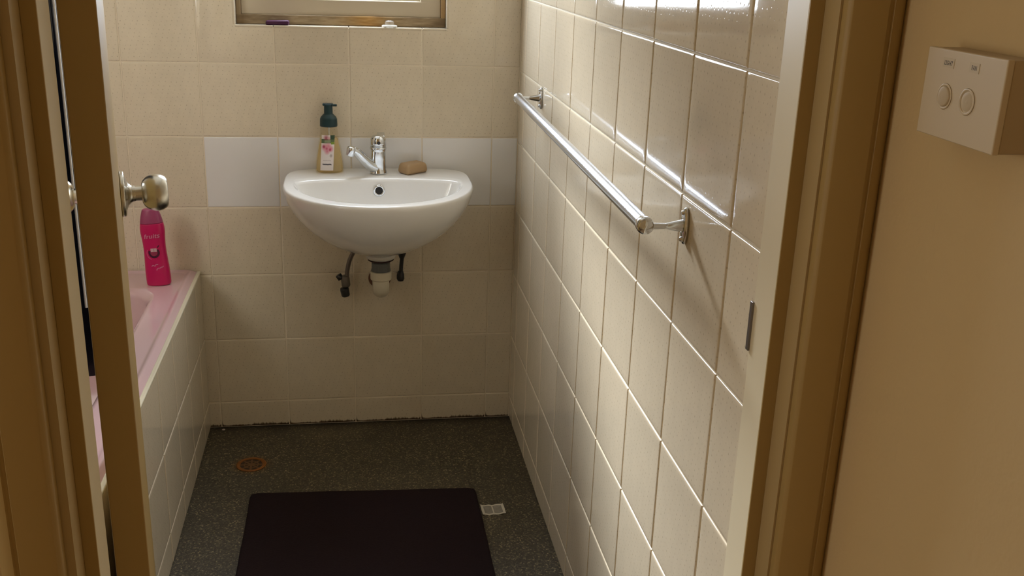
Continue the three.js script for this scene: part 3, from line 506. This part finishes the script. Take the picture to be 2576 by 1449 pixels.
{
  const l = thing('paper_tag', 'small white paper tag with two grey panels lying beside the bath mat', 'tag', [-0.1245, 0.0003, 0.5535]);
  const tex = canvas(256, 200, (g, w, h) => { g.fillStyle = '#cfc6b2'; g.fillRect(0, 0, w, h); g.fillStyle = '#8f887b'; g.fillRect(28, 26, 92, 148); g.fillRect(134, 26, 96, 148); g.fillStyle = '#a49c8d'; for (let k = 0; k < 5; k++) { g.fillRect(40 + k * 3, 44 + k * 24, 60 - (k % 3) * 12, 8); g.fillRect(146, 40 + k * 26, 70 - (k % 2) * 20, 7); } });
  const g = new THREE.BoxGeometry(0.061, 0.0006, 0.05, 16, 1, 6), p = g.attributes.position; for (let i = 0; i < p.count; i++) { const x = p.getX(i), z = p.getZ(i); p.setY(i, p.getY(i) + 0.0005 + 0.0025 * Math.abs(x / 0.03) ** 3 + 0.0008 * Math.sin(x * 260 + z * 90)); }
  g.computeVertexNormals(); const o = obj('paper', g, std([0.95, 0.95, 0.95], 0.7, { map: tex }), l); l.rotation.y = 0.03;
}
{
  const c = thing('crumb', 'tiny pale crumb on the speckled floor in the corner by the bath front', 'crumb', [-0.868, 0, 0.022]);
  const g = new THREE.IcosahedronGeometry(0.0032, 1), p = g.attributes.position; for (let i = 0; i < p.count; i++) { const f = 0.8 + 0.4 * vnoise(p.getX(i) * 900 + 5, p.getY(i) * 900 + p.getZ(i) * 500 + 9, 95); p.setXYZ(i, p.getX(i) * f * 1.5, p.getY(i) * f * 0.8 + 0.0022, p.getZ(i) * f); }
  g.computeVertexNormals(); obj('crumb_lump', g, std([0.72, 0.62, 0.58], 0.6), c);
}
// shampoo bottle on the bath
{
  const y = 0.4992, s = thing('shampoo_bottle', 'bright pink shampoo bottle standing on the corner of the pink bathtub', 'bottle', [-0.9985, y, 0.124]);
  s.rotation.z = 0.045;
  const n = 64, sec = (rx, rz, yy) => [...Array(n).keys()].map((k) => { const a = -k / n * 2 * Math.PI; return [rx * Math.sign(Math.cos(a)) * Math.abs(Math.cos(a)) ** 0.8, yy, rz * Math.sign(Math.sin(a)) * Math.abs(Math.sin(a)) ** 0.8]; });
  const prof = [[0.0275, 0.0], [0.0305, 0.002], [0.0318, 0.006], [0.0322, 0.02], [0.0316, 0.045], [0.0302, 0.07], [0.0290, 0.092], [0.0290, 0.112], [0.0302, 0.132], [0.0318, 0.150], [0.0312, 0.163], [0.0295, 0.174]];
  const pr = smooth(prof.map(([a, b]) => [a, b, 0]), 48);
  const body = rings(pr.map(([r, yy]) => sec(r, 0.020 * Math.min(1, r / 0.0315), yy)), true, true);
  obj('bottle_body', body, std([0.56, 0.004, 0.105], 0.28), s);
  const cap = smooth([[0.0296, 0.174], [0.0285, 0.181], [0.0262, 0.192], [0.0235, 0.201], [0.0215, 0.207], [0.0198, 0.2105], [0.016, 0.212]], 30);
  obj('cap', rings(cap.map(([r, yy]) => sec(r, 0.0192 * Math.min(1, r / 0.0296), yy)), true, true), std([0.33, 0.055, 0.14], 0.3), s, 'dull purple-pink cap');
  // print on the front, following the bottle
  const tex = canvas(256, 640, (g, w, h) => {
    g.clearRect(0, 0, w, h);
    g.save(); g.translate(120, 66); g.rotate(-0.06); g.font = 'italic bold 82px sans-serif'; g.fillStyle = '#d98aa4'; g.textAlign = 'center'; g.textBaseline = 'middle'; g.fillText('fruits', 0, 0); g.restore();
    g.save(); g.translate(128, 300); g.strokeStyle = '#4a0c2c'; g.lineWidth = 30; g.beginPath(); g.arc(0, 0, 62, -0.7, Math.PI + 0.5); g.stroke(); g.lineWidth = 14; g.beginPath(); g.moveTo(52, -70); g.lineTo(76, -100); g.stroke();
    g.fillStyle = '#96304f'; g.beginPath(); g.arc(-4, 4, 44, 0, 7); g.fill(); g.fillStyle = '#cfb0b4'; g.fillRect(-42, -62, 84, 50); g.fillStyle = '#b99'; g.fillRect(-6, -60, 14, 46);
    g.strokeStyle = '#c77d99'; g.lineWidth = 7; g.beginPath(); g.arc(-6, 8, 92, 2.0, 3.7); g.stroke(); g.restore();
    g.strokeStyle = '#cf7594'; g.lineWidth = 13; g.lineCap = 'round'; g.lineJoin = 'round';
    g.beginPath(); g.moveTo(78, 492); g.bezierCurveTo(100, 450, 116, 520, 134, 470); g.bezierCurveTo(140, 455, 150, 480, 160, 465); g.stroke();
    g.beginPath(); g.moveTo(138, 548); g.bezierCurveTo(160, 500, 176, 540, 198, 512); g.bezierCurveTo(206, 505, 214, 522, 230, 500); g.stroke();
  });
  const nu = 16, nv = 24, pos = [], uv = [], idx = [];
  const at = (yy) => { for (let i = 1; i < pr.length; i++) if (yy <= pr[i][1]) return pr[i][0]; return 0.03; };
  for (let j = 0; j <= nv; j++) for (let i = 0; i <= nu; i++) { const u = i / nu, v = j / nv, yy = 0.028 + 0.125 * v, r = at(yy), x = (u - 0.5) * 0.049, a = Math.min(0.96, Math.abs(x) / r); pos.push(x, yy, 0.020 * Math.min(1, r / 0.0315) * (1 - a ** 2.5) ** 0.4 + 0.0005); uv.push(u, v); }
  for (let j = 0; j < nv; j++) for (let i = 0; i < nu; i++) { const a = j * (nu + 1) + i; idx.push(a, a + 1, a + nu + 2, a, a + nu + 2, a + nu + 1); }
  const lg = new THREE.BufferGeometry(); lg.setAttribute('position', new THREE.Float32BufferAttribute(pos, 3)); lg.setAttribute('uv', new THREE.Float32BufferAttribute(uv, 2)); lg.setIndex(idx); lg.computeVertexNormals();
  obj('print', lg, std([1, 1, 1], 0.35, { map: tex, transparent: true }), s, 'pale lettering and a dark round emblem');
}
// on the window sill
{
  const s = thing('purple_case', 'small dark purple plastic case lying on the tiled window sill', 'brush', [-0.664, W.y0, -0.013]);  // oblong purple plastic case
  const g = rbox(-0.031, 0.031, 0.0005, 0.0128, -0.011, 0.011, 0.004, 3), p = g.attributes.position; for (let i = 0; i < p.count; i++) { const x = p.getX(i); p.setY(i, p.getY(i) * (1 - 0.35 * Math.max(0, -x / 0.031 - 0.55))); }
  g.computeVertexNormals(); obj('case_body', g, std([0.065, 0.010, 0.055], 0.4), s); s.rotation.y = -0.04;
}
{
  const s = thing('plastic_cap', 'small clear plastic cap standing on the stained window sill', 'cap', [-0.3645, W.y0, -0.014]);
  const clear = std([0.95, 0.95, 0.93], 0.12, { transmission: 0.9, thickness: 0, ior: 1.45 });
  obj('cap_dome', lathe([[0.0185, 0.001], [0.0195, 0.003], [0.0150, 0.0048], [0.0128, 0.007], [0.0122, 0.014], [0.0105, 0.0175], [0.0, 0.018]], 40), clear, s);
  obj('cap_rim', lathe([[0.0172, 0.0002], [0.0208, 0.0004], [0.0214, 0.003], [0.0205, 0.0052], [0.0178, 0.0058], [0.0168, 0.003]], 40), std([0.80, 0.79, 0.74], 0.25), s, 'whitish rim');
}

// ---------------------------------------------------------------- light switch on the hall wall
{
  const s = thing('light_switch', 'two-button light and fan switch plate on a deep mounting block in the hall', 'light switch', [0.08, 1.2905, 2.0565]);
  s.rotation.y = -Math.PI / 2;   // local x along the wall towards the camera, local z out of the wall
  const plateM = std([0.60, 0.49, 0.335], 0.4);
  obj('mounting_block', rbox(-0.059, 0.059, -0.0384, 0.0384, 0, 0.027, 0.002), std([0.46, 0.355, 0.22], 0.5), s);
  obj('plate', rbox(-0.0595, 0.0595, -0.0388, 0.0388, 0.0265, 0.033, 0.0012), plateM, s);
  for (const [x, out] of [[-0.0225, 0.0004], [0.0125, -0.0012]]) {
    const g = new THREE.Group(); g.name = 'push_button'; g.position.set(x, -0.0015, 0.033); g.rotation.x = Math.PI / 2; s.add(g);
    obj('bezel', lathe([[0.0092, 0.0001], [0.0116, 0.0001], [0.0112, 0.0006], [0.0099, 0.0008], [0.0092, 0.0002]], 40), plateM, g);
    obj('button', lathe([[0, 0.0014 + out], [0.004, 0.0012 + out], [0.0078, 0.0014 + out], [0.0089, 0.0006 + out], [0.0091, -0.001]], 40), std([0.52, 0.42, 0.28], 0.3), g);
  }
  for (const [x, y, t] of [[-0.024, 0.0275, 'LIGHT'], [0.0153, 0.0275, 'FAN']]) {
    const tex = canvas(256, 112, (g, w, h) => { g.fillStyle = '#d9c9ad'; g.fillRect(0, 0, w, h); g.fillStyle = '#2c2010'; g.font = 'bold 72px sans-serif'; g.textAlign = 'center'; g.textBaseline = 'middle'; g.fillText(t, w / 2, h / 2 + 2, w - 60); });
    const w = t === 'LIGHT' ? 0.0175 : 0.0145, g = box(-w / 2, w / 2, -0.0042, 0.0042, 0, 0.0003), p = g.attributes.position, uv = g.attributes.uv;
    for (let i = 0; i < p.count; i++) uv.setXY(i, (p.getX(i) + w / 2) / w, (p.getY(i) + 0.0042) / 0.0084);
    obj('label_tape', g, std([0.82, 0.80, 0.76], 0.6, { map: tex }), s).position.set(x, y, 0.033);
  }
}
renderer.render(scene, camera);
